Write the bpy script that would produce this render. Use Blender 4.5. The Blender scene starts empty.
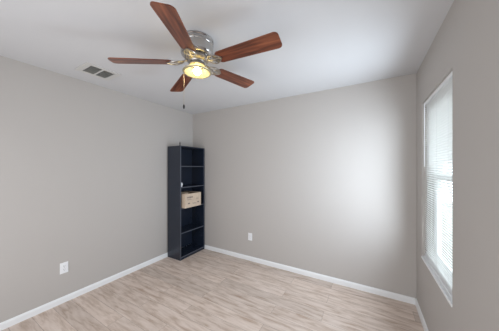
import bpy, bmesh, math, random
from mathutils import Vector, Matrix
random.seed(7)
R = math.radians
scene = bpy.context.scene
C = scene.collection
W, H, L = 3.2634, 2.44, 3.45          # room width, height, length (back wall at y = 0, room towards -y)

# ------------------------------------------------------------------ camera, world, lights, exposure
cam_d = bpy.data.cameras.new('camera'); cam = bpy.data.objects.new('camera', cam_d); C.objects.link(cam)
cam.location = (2.8163, -2.7314, 1.4406)
cam.rotation_euler = (R(90), 0, R(30.225))
cam_d.lens = 202.416 / 499 * 36; cam_d.sensor_width = 36; cam_d.sensor_fit = 'HORIZONTAL'
cam_d.shift_y = 2.53 / 499; cam_d.clip_start = 0.02
scene.camera = cam

world = bpy.data.worlds.new('sky'); scene.world = world; world.use_nodes = True
bg = world.node_tree.nodes['Background']
bg.inputs['Color'].default_value = (0.90, 0.95, 1.0, 1); bg.inputs['Strength'].default_value = 5.0

def area(name, loc, rot, sx, sy, power, col):
    d = bpy.data.lights.new(name, 'AREA'); d.shape = 'RECTANGLE'; d.size = sx; d.size_y = sy
    d.energy = power; d.color = col
    o = bpy.data.objects.new(name, d); o.location = loc; o.rotation_euler = rot; C.objects.link(o)
    return o
# unseen fill lamp added behind the camera to light the room evenly
area('fill_light', (1.75, -3.40, 1.10), (R(90), 0, 0), 2.8, 1.7, 43, (0.95, 0.97, 1.0))
# daylight that the blind lets into the room
wl = area('window_light', (W + 0.006, -0.65, 1.33), (R(90), 0, R(90)), 0.76, 1.40, 24, (0.78, 0.89, 1.0))
wl.data.spread = R(152)

vs = scene.view_settings
vs.view_transform = 'Standard'; vs.look = 'None'; vs.gamma = 1; vs.use_curve_mapping = False
vs.exposure = 0.2

# ------------------------------------------------------------------ helpers
def mat(name, col, rough=0.5, metal=0.0, spec=0.5, bump=None, vary=None, emit=None, coat=0.0):
    m = bpy.data.materials.new(name); m.use_nodes = True
    nt = m.node_tree; b = nt.nodes['Principled BSDF']
    b.inputs['Base Color'].default_value = (*col, 1); b.inputs['Roughness'].default_value = rough
    b.inputs['Metallic'].default_value = metal; b.inputs['Specular IOR Level'].default_value = spec
    b.inputs['Coat Weight'].default_value = coat
    tc = nt.nodes.new('ShaderNodeTexCoord')
    if bump:
        n = nt.nodes.new('ShaderNodeTexNoise'); n.inputs['Scale'].default_value = bump[0]; n.inputs['Detail'].default_value = 3
        bp = nt.nodes.new('ShaderNodeBump'); bp.inputs['Strength'].default_value = bump[1]; bp.inputs['Distance'].default_value = bump[2]
        nt.links.new(tc.outputs['Object'], n.inputs['Vector']); nt.links.new(n.outputs['Fac'], bp.inputs['Height'])
        nt.links.new(bp.outputs['Normal'], b.inputs['Normal'])
    if vary:
        n = nt.nodes.new('ShaderNodeTexNoise'); n.inputs['Scale'].default_value = vary[0]; n.inputs['Detail'].default_value = 2
        r = nt.nodes.new('ShaderNodeValToRGB')
        r.color_ramp.elements[0].position = 0.35; r.color_ramp.elements[1].position = 0.65
        r.color_ramp.elements[0].color = (*[c * (1 - vary[1]) for c in col], 1)
        r.color_ramp.elements[1].color = (*[min(1, c * (1 + vary[1])) for c in col], 1)
        nt.links.new(tc.outputs['Object'], n.inputs['Vector']); nt.links.new(n.outputs['Fac'], r.inputs['Fac'])
        nt.links.new(r.outputs['Color'], b.inputs['Base Color'])
    if emit:
        b.inputs['Emission Color'].default_value = (*emit[0], 1); b.inputs['Emission Strength'].default_value = emit[1]
    return m

def obj(name, bm, m, parent=None, smooth=False):
    bmesh.ops.recalc_face_normals(bm, faces=bm.faces)
    me = bpy.data.meshes.new(name); bm.to_mesh(me); bm.free()
    if smooth:
        for p in me.polygons: p.use_smooth = True
        me.set_sharp_from_angle(angle=R(40))
    if m: me.materials.append(m)
    o = bpy.data.objects.new(name, me); C.objects.link(o)
    if parent: o.parent = parent
    return o

def tag(o, label=None, cat=None, group=None, kind=None):
    if label: o['label'] = label
    if cat: o['category'] = cat
    if group: o['group'] = group
    if kind: o['kind'] = kind
    return o

def empty(name, loc, rz=0):
    o = bpy.data.objects.new(name, None); o.location = loc; o.rotation_euler = (0, 0, rz); o.empty_display_size = .05
    C.objects.link(o); return o

def box(bm, a, b, bevel=0, M=None):
    r = bmesh.ops.create_cube(bm, size=1)
    vsx = r['verts']
    for v in vsx:
        v.co = Vector([(a[i] + b[i]) / 2 + v.co[i] * (b[i] - a[i]) for i in range(3)])
    if M is not None:
        for v in vsx: v.co = M @ v.co
    if bevel:
        es = list({e for v in vsx for e in v.link_edges})
        bmesh.ops.bevel(bm, geom=es, offset=bevel, segments=2, affect='EDGES', profile=.5)

def lathe(bm, prof, n=48, M=None, close=False):
    rings = []
    for r, z in prof:
        if r < 1e-6: rings.append([bm.verts.new((0, 0, z))])
        else: rings.append([bm.verts.new((r * math.cos(2 * math.pi * k / n), r * math.sin(2 * math.pi * k / n), z)) for k in range(n)])
    pairs = list(zip(rings, rings[1:]))
    if close: pairs.append((rings[-1], rings[0]))
    for A, B in pairs:
        for k in range(n):
            k2 = (k + 1) % n
            if len(A) == 1 and len(B) == 1: continue
            if len(A) == 1: bm.faces.new((A[0], B[k], B[k2]))
            elif len(B) == 1: bm.faces.new((A[k], A[k2], B[0]))
            else: bm.faces.new((A[k], A[k2], B[k2], B[k]))
    if M is not None:
        for ring in rings:
            for v in ring: v.co = M @ v.co

def tube(bm, pts, rad, n=8, M=None):
    pts = [Vector(p) for p in pts]; rings = []
    for i, p in enumerate(pts):
        t = (pts[min(i + 1, len(pts) - 1)] - pts[max(i - 1, 0)]).normalized()
        up = Vector((0, 0, 1)) if abs(t.z) < .9 else Vector((1, 0, 0))
        a = t.cross(up).normalized(); b = t.cross(a)
        rr = rad[i] if isinstance(rad, (list, tuple)) else rad
        rings.append([bm.verts.new(p + rr * (math.cos(2 * math.pi * k / n) * a + math.sin(2 * math.pi * k / n) * b)) for k in range(n)])
    for A, B in zip(rings, rings[1:]):
        for k in range(n): bm.faces.new((A[k], A[(k + 1) % n], B[(k + 1) % n], B[k]))
    bm.faces.new(rings[0]); bm.faces.new(rings[-1])
    if M is not None:
        for ring in rings:
            for v in ring: v.co = M @ v.co

def prism(bm, outline, z0, z1, M=None, bevel=0):
    a = [bm.verts.new((x, y, z0)) for x, y in outline]; b = [bm.verts.new((x, y, z1)) for x, y in outline]
    n = len(outline)
    bm.faces.new(a); top = bm.faces.new(b)
    for k in range(n): bm.faces.new((a[k], a[(k + 1) % n], b[(k + 1) % n], b[k]))
    if M is not None:
        for v in a + b: v.co = M @ v.co

# ------------------------------------------------------------------ materials
WALL = mat('greige_wall_paint', (0.455, 0.429, 0.408), .75, spec=.25, bump=(170, .18, .002))
CEIL = mat('ceiling_paint', (0.60, 0.60, 0.61), .85, spec=.2, bump=(120, .2, .002))
TRIM = mat('white_trim_paint', (0.78, 0.79, 0.80), .4)
PLASTIC = mat('white_plastic', (0.80, 0.81, 0.83), .35)
SLOT = mat('dark_slot', (0.03, 0.03, 0.035), .6)
VINYL = mat('window_vinyl', (0.75, 0.76, 0.77), .4)
NAVY = mat('black_blue_laminate', (0.013, 0.019, 0.034), .27, spec=.6, vary=(3, .04))
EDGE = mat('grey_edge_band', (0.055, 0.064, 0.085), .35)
PEWTER = mat('brushed_nickel', (0.52, 0.51, 0.50), .22, metal=1.0)
SILVER = mat('antique_silver', (0.42, 0.39, 0.36), .3, metal=1.0)
CARD = mat('pale_cardboard', (0.56, 0.45, 0.35), .8, vary=(14, .05))
INK = mat('printed_ink', (0.20, 0.16, 0.15), .8)
DARK = mat('black_rubber', (0.012, 0.012, 0.013), .5)
WHITE = mat('glazed_white', (0.85, 0.87, 0.92), .25)
VENTW = mat('vent_enamel', (0.58, 0.57, 0.55), .5)
VENTD = mat('duct_shadow_metal', (0.13, 0.13, 0.125), .8)
VENTL = mat('vent_louver_enamel', (0.50, 0.49, 0.46), .6)
BRASS = mat('pull_chain_metal', (0.45, 0.37, 0.25), .45, metal=.8)

def floor_mat():
    m = bpy.data.materials.new('whitewashed_oak_planks'); m.use_nodes = True
    nt = m.node_tree; N = nt.nodes; K = nt.links; b = N['Principled BSDF']
    b.inputs['Roughness'].default_value = .5; b.inputs['Specular IOR Level'].default_value = .35
    tc = N.new('ShaderNodeTexCoord')
    br = N.new('ShaderNodeTexBrick'); br.offset = .37; br.offset_frequency = 2
    br.inputs['Scale'].default_value = 1; br.inputs['Brick Width'].default_value = 1.22; br.inputs['Row Height'].default_value = .15
    br.inputs['Mortar Size'].default_value = .0012; br.inputs['Mortar Smooth'].default_value = .3; br.inputs['Bias'].default_value = 0
    br.inputs['Color1'].default_value = (0, 0, 0, 1); br.inputs['Color2'].default_value = (1, 1, 1, 1); br.inputs['Mortar'].default_value = (.5, .5, .5, 1)
    K.new(tc.outputs['Object'], br.inputs['Vector'])
    sep = N.new('ShaderNodeSeparateXYZ'); K.new(tc.outputs['Object'], sep.inputs[0])
    # per-plank offset of the grain
    mul = N.new('ShaderNodeMath'); mul.operation = 'MULTIPLY'; mul.inputs[1].default_value = 13.0; K.new(br.outputs['Color'], mul.inputs[0])
    cmb = N.new('ShaderNodeCombineXYZ')
    mx = N.new('ShaderNodeMath'); mx.operation = 'MULTIPLY'; mx.inputs[1].default_value = 2.6; K.new(sep.outputs['X'], mx.inputs[0])
    my = N.new('ShaderNodeMath'); my.operation = 'MULTIPLY'; my.inputs[1].default_value = 17.0; K.new(sep.outputs['Y'], my.inputs[0])
    K.new(mx.outputs[0], cmb.inputs[0]); K.new(my.outputs[0], cmb.inputs[1]); K.new(mul.outputs[0], cmb.inputs[2])
    n1 = N.new('ShaderNodeTexNoise'); n1.inputs['Scale'].default_value = 1.6; n1.inputs['Detail'].default_value = 6; n1.inputs['Roughness'].default_value = .62; n1.inputs['Distortion'].default_value = .4
    K.new(cmb.outputs[0], n1.inputs['Vector'])
    r = N.new('ShaderNodeValToRGB'); cr = r.color_ramp
    cr.elements[0].position = .28; cr.elements[0].color = (.390, .280, .215, 1)
    cr.elements[1].position = .66; cr.elements[1].color = (.680, .580, .515, 1)
    e = cr.elements.new(.44); e.color = (.535, .430, .362, 1)
    e = cr.elements.new(.53); e.color = (.620, .515, .448, 1)
    K.new(n1.outputs['Fac'], r.inputs['Fac'])
    n2 = N.new('ShaderNodeTexNoise'); n2.inputs['Scale'].default_value = 2.2; n2.inputs['Detail'].default_value = 2
    K.new(tc.outputs['Object'], n2.inputs['Vector'])
    tone = N.new('ShaderNodeMapRange'); tone.inputs['To Min'].default_value = .90; tone.inputs['To Max'].default_value = 1.08
    K.new(br.outputs['Color'], tone.inputs['Value'])
    mm = N.new('ShaderNodeVectorMath'); mm.operation = 'SCALE'
    K.new(r.outputs['Color'], mm.inputs[0]); K.new(tone.outputs[0], mm.inputs['Scale'])
    mo = N.new('ShaderNodeMix'); mo.data_type = 'RGBA'; mo.blend_type = 'MIX'
    K.new(br.outputs['Fac'], mo.inputs['Factor']); K.new(mm.outputs[0], mo.inputs['A']); mo.inputs['B'].default_value = (.26, .20, .165, 1)
    K.new(mo.outputs['Result'], b.inputs['Base Color'])
    bp = N.new('ShaderNodeBump'); bp.inputs['Strength'].default_value = .15; bp.inputs['Distance'].default_value = .001
    K.new(n1.outputs['Fac'], bp.inputs['Height']); K.new(bp.outputs['Normal'], b.inputs['Normal'])
    return m
FLOOR = floor_mat()

def wood_mat():
    m = bpy.data.materials.new('mahogany_veneer'); m.use_nodes = True
    nt = m.node_tree; N = nt.nodes; K = nt.links; b = N['Principled BSDF']
    b.inputs['Roughness'].default_value = .33; b.inputs['Coat Weight'].default_value = .25
    tc = N.new('ShaderNodeTexCoord'); mp = N.new('ShaderNodeMapping'); mp.inputs['Scale'].default_value = (2.5, 34, 10)
    K.new(tc.outputs['Object'], mp.inputs['Vector'])
    n = N.new('ShaderNodeTexNoise'); n.inputs['Scale'].default_value = 1.0; n.inputs['Detail'].default_value = 5; n.inputs['Distortion'].default_value = .6
    K.new(mp.outputs['Vector'], n.inputs['Vector'])
    r = N.new('ShaderNodeValToRGB'); cr = r.color_ramp
    cr.elements[0].position = .33; cr.elements[0].color = (.050, .012, .006, 1)
    cr.elements[1].position = .70; cr.elements[1].color = (.260, .080, .034, 1)
    e = cr.elements.new(.5); e.color = (.150, .040, .017, 1)
    K.new(n.outputs['Fac'], r.inputs['Fac']); K.new(r.outputs['Color'], b.inputs['Base Color'])
    return m
WOOD = wood_mat()

def slat_mat():
    m = bpy.data.materials.new('white_blind_slat'); m.use_nodes = True
    nt = m.node_tree; N = nt.nodes; K = nt.links; b = N['Principled BSDF']; out = N['Material Output']
    b.inputs['Base Color'].default_value = (.88, .88, .88, 1); b.inputs['Roughness'].default_value = .45
    t = N.new('ShaderNodeBsdfTranslucent'); t.inputs['Color'].default_value = (.90, .90, .90, 1)
    mx = N.new('ShaderNodeMixShader'); mx.inputs[0].default_value = .45
    K.new(b.outputs[0], mx.inputs[1]); K.new(t.outputs[0], mx.inputs[2]); K.new(mx.outputs[0], out.inputs['Surface'])
    return m
SLAT = slat_mat()

def glass_mat(name, col, frost, alpha_mix):
    m = bpy.data.materials.new(name); m.use_nodes = True
    nt = m.node_tree; N = nt.nodes; K = nt.links; out = N['Material Output']; N.remove(N['Principled BSDF'])
    tr = N.new('ShaderNodeBsdfTransparent'); tr.inputs['Color'].default_value = (*col, 1)
    gl = N.new('ShaderNodeBsdfGlossy'); gl.inputs['Roughness'].default_value = .08
    mx = N.new('ShaderNodeMixShader'); mx.inputs[0].default_value = .08
    K.new(tr.outputs[0], mx.inputs[1]); K.new(gl.outputs[0], mx.inputs[2])
    last = mx
    if frost:
        tl = N.new('ShaderNodeBsdfTranslucent'); tl.inputs['Color'].default_value = (*frost, 1)
        df = N.new('ShaderNodeBsdfDiffuse'); df.inputs['Color'].default_value = (*frost, 1)
        m2 = N.new('ShaderNodeMixShader'); m2.inputs[0].default_value = .4
        K.new(tl.outputs[0], m2.inputs[1]); K.new(df.outputs[0], m2.inputs[2])
        m3 = N.new('ShaderNodeMixShader'); m3.inputs[0].default_value = alpha_mix
        K.new(mx.outputs[0], m3.inputs[1]); K.new(m2.outputs[0], m3.inputs[2]); last = m3
    K.new(last.outputs[0], out.inputs['Surface'])
    return m
PANE = glass_mat('window_glass', (.92, .96, .95), None, 0)
SHADE = glass_mat('amber_frosted_glass', (.95, .90, .70), (.62, .55, .33), .6)

# ------------------------------------------------------------------ setting
WT = 0.13
WY0, WY1, WZ0, WZ1 = -1.045, -0.250, 0.590, 2.052     # window opening in the right wall
def struct(name, bm, m, parent=None, **k):
    o = obj(name, bm, m, parent, **k)
    if not parent: o['kind'] = 'structure'
    return o
bm = bmesh.new(); box(bm, (-WT, -L - 1.6, -.1), (W + WT, WT, 0)); struct('floor', bm, FLOOR)
bm = bmesh.new(); box(bm, (-WT, -L - 1.6, H), (W + WT, WT, H + .1)); struct('ceiling', bm, CEIL)
bm = bmesh.new(); box(bm, (-WT, -L - 1.6, 0), (0, WT, H)); struct('wall_left', bm, WALL)
bm = bmesh.new(); box(bm, (0, 0, 0), (W, WT, H)); struct('wall_back', bm, WALL)
bm = bmesh.new()
box(bm, (W, -L - 1.6, 0), (W + WT, WY0, H)); box(bm, (W, WY1, 0), (W + WT, WT, H))
box(bm, (W, WY0, 0), (W + WT, WY1, WZ0)); box(bm, (W, WY0, WZ1), (W + WT, WY1, H)); struct('wall_right', bm, WALL)
# wall behind the camera, with a wide opening to the hall
bm = bmesh.new()
box(bm, (0, -L - .12, 0), (.30, -L, H)); box(bm, (W - .08, -L - .12, 0), (W, -L, H)); box(bm, (.30, -L - .12, 2.42), (W - .08, -L, H))
struct('wall_front', bm, WALL)
bm = bmesh.new(); box(bm, (0, -L - 1.6, 0), (W, -L - 1.5, H)); struct('wall_hall', bm, WALL)

def baseboard(name, p0, p1, nrm):
    bm = bmesh.new(); p0 = Vector(p0); p1 = Vector(p1); nrm = Vector(nrm)
    prof = [(0, 0), (.013, 0), (.013, .050), (.010, .058), (.006, .064), (0, .066)]
    A = [bm.verts.new(p0 + nrm * d + Vector((0, 0, z))) for d, z in prof]
    B = [bm.verts.new(p1 + nrm * d + Vector((0, 0, z))) for d, z in prof]
    for k in range(len(prof)):
        k2 = (k + 1) % len(prof); bm.faces.new((A[k], A[k2], B[k2], B[k]))
    bm.faces.new(A); bm.faces.new(B)
    struct(name, bm, TRIM)
baseboard('baseboard_left', (0, -L, 0), (0, 0, 0), (1, 0, 0))
baseboard('baseboard_back', (.013, 0, 0), (W - .013, 0, 0), (0, -1, 0))
baseboard('baseboard_right', (W, -L, 0), (W, 0, 0), (-1, 0, 0))

# window: vinyl single-hung unit set at the outer face of the wall
win = empty('window_1', (W + .085, (WY0 + WY1) / 2, WZ0)); win['kind'] = 'structure'
hw = (WY1 - WY0) / 2; wh = WZ1 - WZ0; mr = 0.78
bm = bmesh.new()
box(bm, (0, -hw, 0), (.045, -hw + .05, wh)); box(bm, (0, hw - .05, 0), (.045, hw, wh))
box(bm, (0, -hw + .05, 0), (.045, hw - .05, .05)); box(bm, (0, -hw + .05, wh - .05), (.045, hw - .05, wh))
obj('window_frame', bm, VINYL, win)
for nm, z0, z1, x0 in (('lower_sash', .05, mr + .02, .004), ('upper_sash', mr - .02, wh - .05, .024)):
    bm = bmesh.new(); a, b_ = -hw + .05, hw - .05
    box(bm, (x0, a, z0), (x0 + .018, a + .035, z1)); box(bm, (x0, b_ - .035, z0), (x0 + .018, b_, z1))
    box(bm, (x0, a + .035, z0), (x0 + .018, b_ - .035, z0 + .04)); box(bm, (x0, a + .035, z1 - .04), (x0 + .018, b_ - .035, z1))
    s = obj(nm, bm, VINYL, win)
    bm = bmesh.new(); box(bm, (x0 + .007, a + .035, z0 + .04), (x0 + .011, b_ - .035, z1 - .04)); obj('pane', bm, PANE, s)
bm = bmesh.new(); box(bm, (-.012, -.03, mr + .02), (.004, .03, mr + .035), .003); obj('sash_lock', bm, VINYL, win)
# sill board with a small nose into the room
bm = bmesh.new(); box(bm, (W - .006, WY0 - .0, WZ0 + .0005), (W + .085, WY1, WZ0 + .020), .003)
struct('trim_1', bm, TRIM)

# outside: pale paving seen between the slats
GRASS = mat('outside_paving', (.22, .22, .205), .9, vary=(3, .3))
bm = bmesh.new(); box(bm, (W + WT, -14, -.5), (W + 16, 12, -.4)); struct('ground', bm, GRASS)

# ------------------------------------------------------------------ window blind
bl = empty('window_blind', (W, (WY0 + WY1) / 2, WZ1))
tag(bl, 'white horizontal mini blind hanging closed in the window recess of the right wall', 'window blind')
bw = hw - .008
bm = bmesh.new(); box(bm, (.012, -bw, -.030), (.042, bw, -.001), .002); obj('head_rail', bm, PLASTIC, bl)
bm = bmesh.new()
def slat(bm, z, tilt, width=.0245, dy=0, skew=0):
    n = 4; pts = []
    for k in range(n + 1):
        t = k / n - .5; bow = .0040 * (1 - 4 * t * t)
        x = t * width; zz = bow
        pts.append((x * math.cos(tilt) - zz * math.sin(tilt), x * math.sin(tilt) + zz * math.cos(tilt)))
    lo = [[bm.verts.new((.028 + x, s * bw, z + zz + s * skew)) for x, zz in pts] for s in (-1, 1)]
    hi = [[bm.verts.new((.028 + x - .0005 * math.sin(tilt), s * bw, z + zz + s * skew + .0006 * math.cos(tilt))) for x, zz in pts] for s in (-1, 1)]
    for k in range(n):
        bm.faces.new((lo[0][k], lo[0][k + 1], lo[1][k + 1], lo[1][k])); bm.faces.new((hi[0][k], hi[1][k], hi[1][k + 1], hi[0][k + 1]))
    for S in (0, 1): bm.faces.new(lo[S] + hi[S][::-1])
    for k in (0, n): bm.faces.new((lo[0][k], hi[0][k], hi[1][k], lo[1][k]))
z = -.045; zb = WZ0 + .020 - WZ1
while z > zb + .085:
    slat(bm, z, R(-43) + random.uniform(-.04, .04), skew=random.uniform(-.0008, .0008)); z -= .0192
for dz, t in ((0, -50), (-.021, -35), (-.040, -15), (-.050, -6)):
    slat(bm, z + dz, R(t), skew=random.uniform(-.002, .002))
zl = z - .058
obj('slats', bm, SLAT, bl)
bm = bmesh.new(); box(bm, (.015, -bw, zl - .014), (.041, bw, zl), .003); obj('bottom_rail', bm, PLASTIC, bl)
for y in (-.26, 0, .26):
    bm = bmesh.new()
    tube(bm, [(.0155, y, -.03), (.0155, y, zl)], .0007, 6); tube(bm, [(.0405, y, -.03), (.0405, y, zl)], .0007, 6)
    obj('ladder_cord', bm, PLASTIC, bl)
bm = bmesh.new(); tube(bm, [(.006, bw - .06, -.03), (.006, bw - .06, -.60)], .0035, 6); tube(bm, [(.006, bw - .06, -.012), (.006, bw - .06, -.035)], .002, 6)
obj('tilt_wand', bm, PLASTIC, bl)

# ------------------------------------------------------------------ bookcase
BX, BY0, BY1, BH = .298, -.562, -.024, 1.79
bc = empty('bookcase', (.014, (BY0 + BY1) / 2, 0))
tag(bc, 'tall narrow black-blue open bookcase with five shelves in the corner of the room', 'bookcase')
hy = (BY1 - BY0) / 2; T = .017
for s in (-1, 1):
    bm = bmesh.new(); a, b_ = sorted((s * hy, s * (hy - T))); box(bm, (0, a, 0), (BX, b_, BH), .0012); sp = obj('side_panel', bm, NAVY, bc)
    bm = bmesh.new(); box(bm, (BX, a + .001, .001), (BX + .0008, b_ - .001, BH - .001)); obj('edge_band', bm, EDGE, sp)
bm = bmesh.new(); box(bm, (.0, -hy + T, BH - T), (BX, hy - T, BH), .0012); obj('top_panel', bm, NAVY, bc)
bm = bmesh.new(); box(bm, (.002, -hy + T, .052), (.006, hy - T, BH - T)); obj('back_panel', bm, NAVY, bc)
SH = [1.475, 1.142, .812, .425, .052]
for k, z in enumerate(SH):
    bm = bmesh.new(); box(bm, (.006, -hy + T, z - T), (BX - .004, hy - T, z), .0012); sf = obj('shelf', bm, NAVY, bc)
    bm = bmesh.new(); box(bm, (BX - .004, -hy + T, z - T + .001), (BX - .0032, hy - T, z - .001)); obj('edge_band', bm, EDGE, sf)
bm = bmesh.new(); box(bm, (BX - .022, -hy + T, 0), (BX - .006, hy - T, .052 - T)); obj('kickboard', bm, NAVY, bc)

# cardboard box on the third shelf, sticking out of the front
cb = empty('cardboard_box', (.215, -.345, .8125), R(2))
tag(cb, 'pale cardboard box with faint dark print sticking out of a bookcase shelf', 'box')
X0, X1, Y0, Y1, BZ = -.15, .15, -.178, .178, .218
bm = bmesh.new(); t = .004
box(bm, (X0, Y0, 0), (X1, Y1, t)); box(bm, (X0, Y0, t), (X0 + t, Y1, BZ)); box(bm, (X1 - t, Y0, t), (X1, Y1, BZ))
box(bm, (X0 + t, Y0, t), (X1 - t, Y0 + t, BZ)); box(bm, (X0 + t, Y1 - t, t), (X1 - t, Y1, BZ))
obj('carton', bm, CARD, cb)
for nm, (ya, yb, tilt) in (('flap', (Y0, Y0 + .10, 8)), ('flap', (Y1, Y1 - .10, 5))):
    bm = bmesh.new(); s = 1 if yb > ya else -1
    M = Matrix.Translation((0, ya, BZ)) @ Matrix.Rotation(-s * R(tilt) * -1, 4, 'X')
    a, b_ = sorted((0, s * .10)); box(bm, (X0 + .006, a, 0), (X1 - .006, b_, .003), M=M); obj(nm, bm, CARD, cb)
for (y0, y1, z0, z1) in ((-.135, -.115, .150, .172), (-.110, -.085, .150, .172), (-.080, -.045, .150, .172), (-.040, -.015, .150, .172),
                         (-.135, -.06, .132, .137), (-.135, -.03, .120, .125), (-.02, .05, .060, .065), (-.02, .07, .048, .053), (.06, .11, .13, .134), (.06, .12, .118, .122), (-.12, -.08, .055, .075), (.09, .13, .055, .075)):
    bm = bmesh.new(); box(bm, (X1 + .0001, y0, z0), (X1 + .0008, y1, z1)); obj('print', bm, INK, cb)

# small white thing on the second shelf, small black peg on top
bm = bmesh.new()
lathe(bm, [(0, 0), (.017, 0), (.019, .004), (.021, .018), (.026, .034), (.027, .046), (.022, .058), (.012, .067), (0, .070)], 24)
o = obj('white_ornament', bm, WHITE, None, True); o.location = (.265, -.507, 1.1425)
tag(o, 'small rounded white ornament at the left end of a bookcase shelf', 'ornament')
bm = bmesh.new()
lathe(bm, [(0, 0), (.016, 0), (.016, .004), (.008, .010), (.007, .030), (.009, .040), (.006, .052), (.003, .066), (0, .068)], 16)
o = obj('black_finial', bm, DARK, None, True); o.location = (.262, -.525, BH + .0005)
tag(o, 'tiny black upright finial standing on top of the bookcase', 'ornament')

# ------------------------------------------------------------------ wall outlets
def outlet(loc, rz, label):
    o = empty('wall_outlet', loc, rz); tag(o, label, 'outlet', 'wall outlets')      # local: plate in xz, facing -y
    bm = bmesh.new(); box(bm, (-.035, -.006, -.0575), (.035, 0, .0575), .002); obj('cover_plate', bm, PLASTIC, o)
    for s in (-1, 1):
        bm = bmesh.new(); lathe(bm, [(0, 0), (.0165, 0), (.0165, .0025), (0, .0025)], 24, Matrix.Translation((0, -.006, s * .0195)) @ Matrix.Rotation(R(90), 4, 'X'))
        r = obj('receptacle', bm, PLASTIC, o)
        bm = bmesh.new()
        box(bm, (-.0075, -.0090, s * .0195 - .001), (-.0055, -.0085, s * .0195 + .008)); box(bm, (.0055, -.0090, s * .0195 - .001), (.0075, -.0085, s * .0195 + .007))
        box(bm, (-.002, -.0090, s * .0195 - .010), (.002, -.0085, s * .0195 - .006)); obj('slot', bm, SLOT, r)
    bm = bmesh.new(); lathe(bm, [(0, 0), (.003, 0), (.002, .001), (0, .001)], 12, Matrix.Translation((0, -.006, 0)) @ Matrix.Rotation(R(90), 4, 'X'))
    obj('screw', bm, SILVER, o)
outlet((.0002, -1.856, .370), R(90), 'white duplex wall outlet low on the left wall')
outlet((1.238, -.0002, .371), 0, 'white duplex wall outlet low on the back wall to the right of the bookcase')

# ------------------------------------------------------------------ ceiling vent
vt = empty('ceiling_vent', (.403, -1.703, H))
tag(vt, 'rectangular ceiling air register with two banks of dark louvers near the left wall', 'vent')
vx, vy = .137, .152
bx, by0, by1 = .100, .008, .104
bm = bmesh.new()
box(bm, (-vx, -vy, -.008), (-bx, vy, 0), .002); box(bm, (bx, -vy, -.008), (vx, vy, 0), .002)
box(bm, (-bx, -vy, -.008), (bx, -by1, 0), .002); box(bm, (-bx, by1, -.008), (bx, vy, 0), .002); box(bm, (-bx, -by0, -.008), (bx, by0, 0), .002)
obj('frame', bm, VENTW, vt)
bm = bmesh.new(); box(bm, (-bx, -by1, -.0012), (bx, by1, -.0004)); obj('duct_backing', bm, VENTD, vt)
for s in (-1, 1):
    bm = bmesh.new()
    for k in range(11):
        x = -bx + .010 + k * .018
        M = Matrix.Translation((x, s * (by0 + by1) / 2, -.006)) @ Matrix.Rotation(R(38), 4, 'Y')
        box(bm, (-.0055, -.048, -.0004), (.0055, .048, .0004), M=M)
    obj('louvers', bm, VENTL, vt)

# ------------------------------------------------------------------ ceiling fan
FX, FY = 1.661, -1.564
fan = empty('ceiling_fan', (FX, FY, H))
tag(fan, 'five-blade flush-mount ceiling fan with mahogany blades, nickel housing and a lit lamp', 'ceiling fan')
bm = bmesh.new()
lathe(bm, [(0, 0), (.120, 0), (.125, -.003), (.126, -.010), (.121, -.014), (.121, -.030), (.125, -.034), (.125, -.040), (.122, -.044), (.124, -.080), (.123, -.108), (.118, -.118), (.100, -.127), (.070, -.130), (0, -.130)], 64)
obj('motor_housing', bm, PEWTER, fan, True)
bm = bmesh.new()
lathe(bm, [(0, -.131), (.082, -.131), (.088, -.136), (.088, -.152), (.078, -.160), (.062, -.166), (.058, -.176), (0, -.176)], 64)
obj('flywheel', bm, SILVER, fan, True)
# filigree ring of small scrolls around the flywheel
for k in range(15):
    bm = bmesh.new()
    M = Matrix.Rotation(2 * math.pi * k / 15, 4, 'Z')
    pts = [(.087 + .010 * math.sin(u) * .6, .016 * math.cos(u), -.145 + .013 * math.sin(u)) for u in [2 * math.pi * j / 12 for j in range(13)]]
    tube(bm, pts, .0028, 6, M); obj('scroll', bm, SILVER, fan, True)

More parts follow.
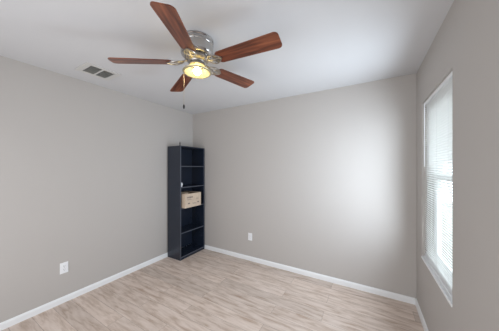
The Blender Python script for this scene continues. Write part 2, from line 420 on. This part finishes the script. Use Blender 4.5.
blades = [(298.5, 2.237, .610), (4.0, 2.262, .675), (76.7, 2.272, .610), (155.1, 2.231, .610), (222.1, 2.218, .610)]
def blade_outline(r1):
    r0 = .185; w0, w1 = .052, .0665; pts = []
    def arc(cx, cy, r, a0, a1, n=6):
        return [(cx + r * math.cos(R(a0 + (a1 - a0) * k / n)), cy + r * math.sin(R(a0 + (a1 - a0) * k / n))) for k in range(n + 1)]
    pts += arc(r1 - .030, w1 - .030, .030, 90, 0) [::1]
    pts += arc(r1 - .030, -w1 + .030, .030, 0, -90)
    pts += arc(r0 + .034, -w0 + .030, .032, -90, -180)
    pts += arc(r0 + .034, w0 - .030, .032, 180, 90)
    return pts
for az, ztip, rt in blades:
    zr = -.180; dz = (ztip - H) - zr
    droop = math.atan2(dz, rt - .09)
    # local frame: x along blade from the axis, origin on the axis at z = zr
    base = Matrix.Rotation(R(az), 4, 'Z') @ Matrix.Translation((.09, 0, zr)) @ Matrix.Rotation(-droop, 4, 'Y') @ Matrix.Rotation(R(-12), 4, 'X') @ Matrix.Translation((-.09, 0, 0))
    bm = bmesh.new(); prism(bm, blade_outline(rt + .002), -.003, .003)
    b = obj('blade', bm, WOOD, fan); b.matrix_local = base
    bm = bmesh.new()
    # iron: arm from the flywheel, two open scrolls, and a plate under the blade root
    tube(bm, [(.075, 0, .018), (.105, 0, .010), (.130, 0, -.004), (.165, 0, -.009), (.20, 0, -.007)], [.008, .007, .006, .006, .005], 8)
    for s in (-1, 1):
        pts = []
        for j in range(15):
            u = j / 14; x = .100 + .125 * u; y = s * (.004 + .040 * math.sin(math.pi * min(1, u * 1.02)) ** .8)
            pts.append((x, y, .004 - .011 * min(1, u * 2.2)))
        tube(bm, pts, .0045, 8)
        pts = [(.150 + .016 * math.cos(a), s * (.020) + .013 * math.sin(a), -.006) for a in [2 * math.pi * j / 12 for j in range(13)]]
        tube(bm, pts, .003, 6)
    prism(bm, [(.190 + .026 * math.cos(a) * (1 + .25 * math.cos(3 * a)), .036 * math.sin(a) * (1 + .2 * math.cos(3 * a))) for a in [2 * math.pi * j / 30 for j in range(30)]], -.0075, -.0032)
    ir = obj('blade_bracket', bm, SILVER, b, True)
    for x, y in ((.185, -.022), (.185, .022), (.208, 0)):
        bm = bmesh.new(); lathe(bm, [(0, -.0105), (.004, -.010), (.0055, -.0075), (0, -.0075)], 10, Matrix.Translation((x, y, 0))); obj('screw', bm, BRASS, b, True)

# light kit: fitter, flared glass shade open at the bottom, bulb
bm = bmesh.new()
lathe(bm, [(0, -.176), (.050, -.176), (.058, -.182), (.060, -.196), (.050, -.202), (0, -.202)], 48); obj('light_fitter', bm, SILVER, fan, True)
bm = bmesh.new()
outer = [(.050, -.196), (.062, -.204), (.066, -.216), (.074, -.226), (.092, -.236), (.106, -.243), (.109, -.249), (.104, -.253)]
inner = [(.099, -.250), (.088, -.242), (.070, -.232), (.061, -.219), (.057, -.208), (.047, -.201)]
lathe(bm, outer + inner, 64, close=True); obj('glass_shade', bm, SHADE, fan, True)
RIM = mat('aged_brass_rim', (.45, .40, .25), .35, metal=.6)
BULB = mat('lit_bulb', (1, .95, .8), .4, emit=((1.0, .93, .78), 14))
bm = bmesh.new(); lathe(bm, [(0, -.203), (.014, -.203), (.015, -.214), (.024, -.224), (.030, -.238), (.028, -.250), (.018, -.262), (0, -.267)], 32)
obj('bulb', bm, BULB, fan, True)
bm = bmesh.new(); lathe(bm, [(.095, -.253), (.103, -.2535), (.109, -.250), (.111, -.246), (.108, -.244), (.103, -.2515)], 64, close=True)
obj('shade_rim', bm, RIM, fan, True)
pd = bpy.data.lights.new('bulb_light', 'POINT'); pd.energy = 2.2; pd.color = (1.0, .86, .62); pd.shadow_soft_size = .03
po = bpy.data.objects.new('bulb_light', pd); po.location = (0, 0, -.285); po.parent = fan; C.objects.link(po)

# pull chain hanging at the left of the shade
cx, cy = -.100 * math.cos(R(30)), -.112 * math.sin(R(30))
bm = bmesh.new()
tube(bm, [(cx * .55, cy * .55, -.190), (cx * .9, cy * .9, -.196), (cx, cy, -.215), (cx, cy, -.505)], .0009, 6)
for k in range(24):
    bmesh.ops.create_icosphere(bm, subdivisions=1, radius=.0018, matrix=Matrix.Translation((cx, cy, -.225 - k * .0118)))
pc = obj('pull_chain', bm, BRASS, fan, True)
bm = bmesh.new(); lathe(bm, [(0, -.500), (.004, -.502), (.007, -.512), (.008, -.522), (.005, -.534), (0, -.538)], 16, Matrix.Translation((cx, cy, 0)))
obj('chain_fob', bm, DARK, pc, True)
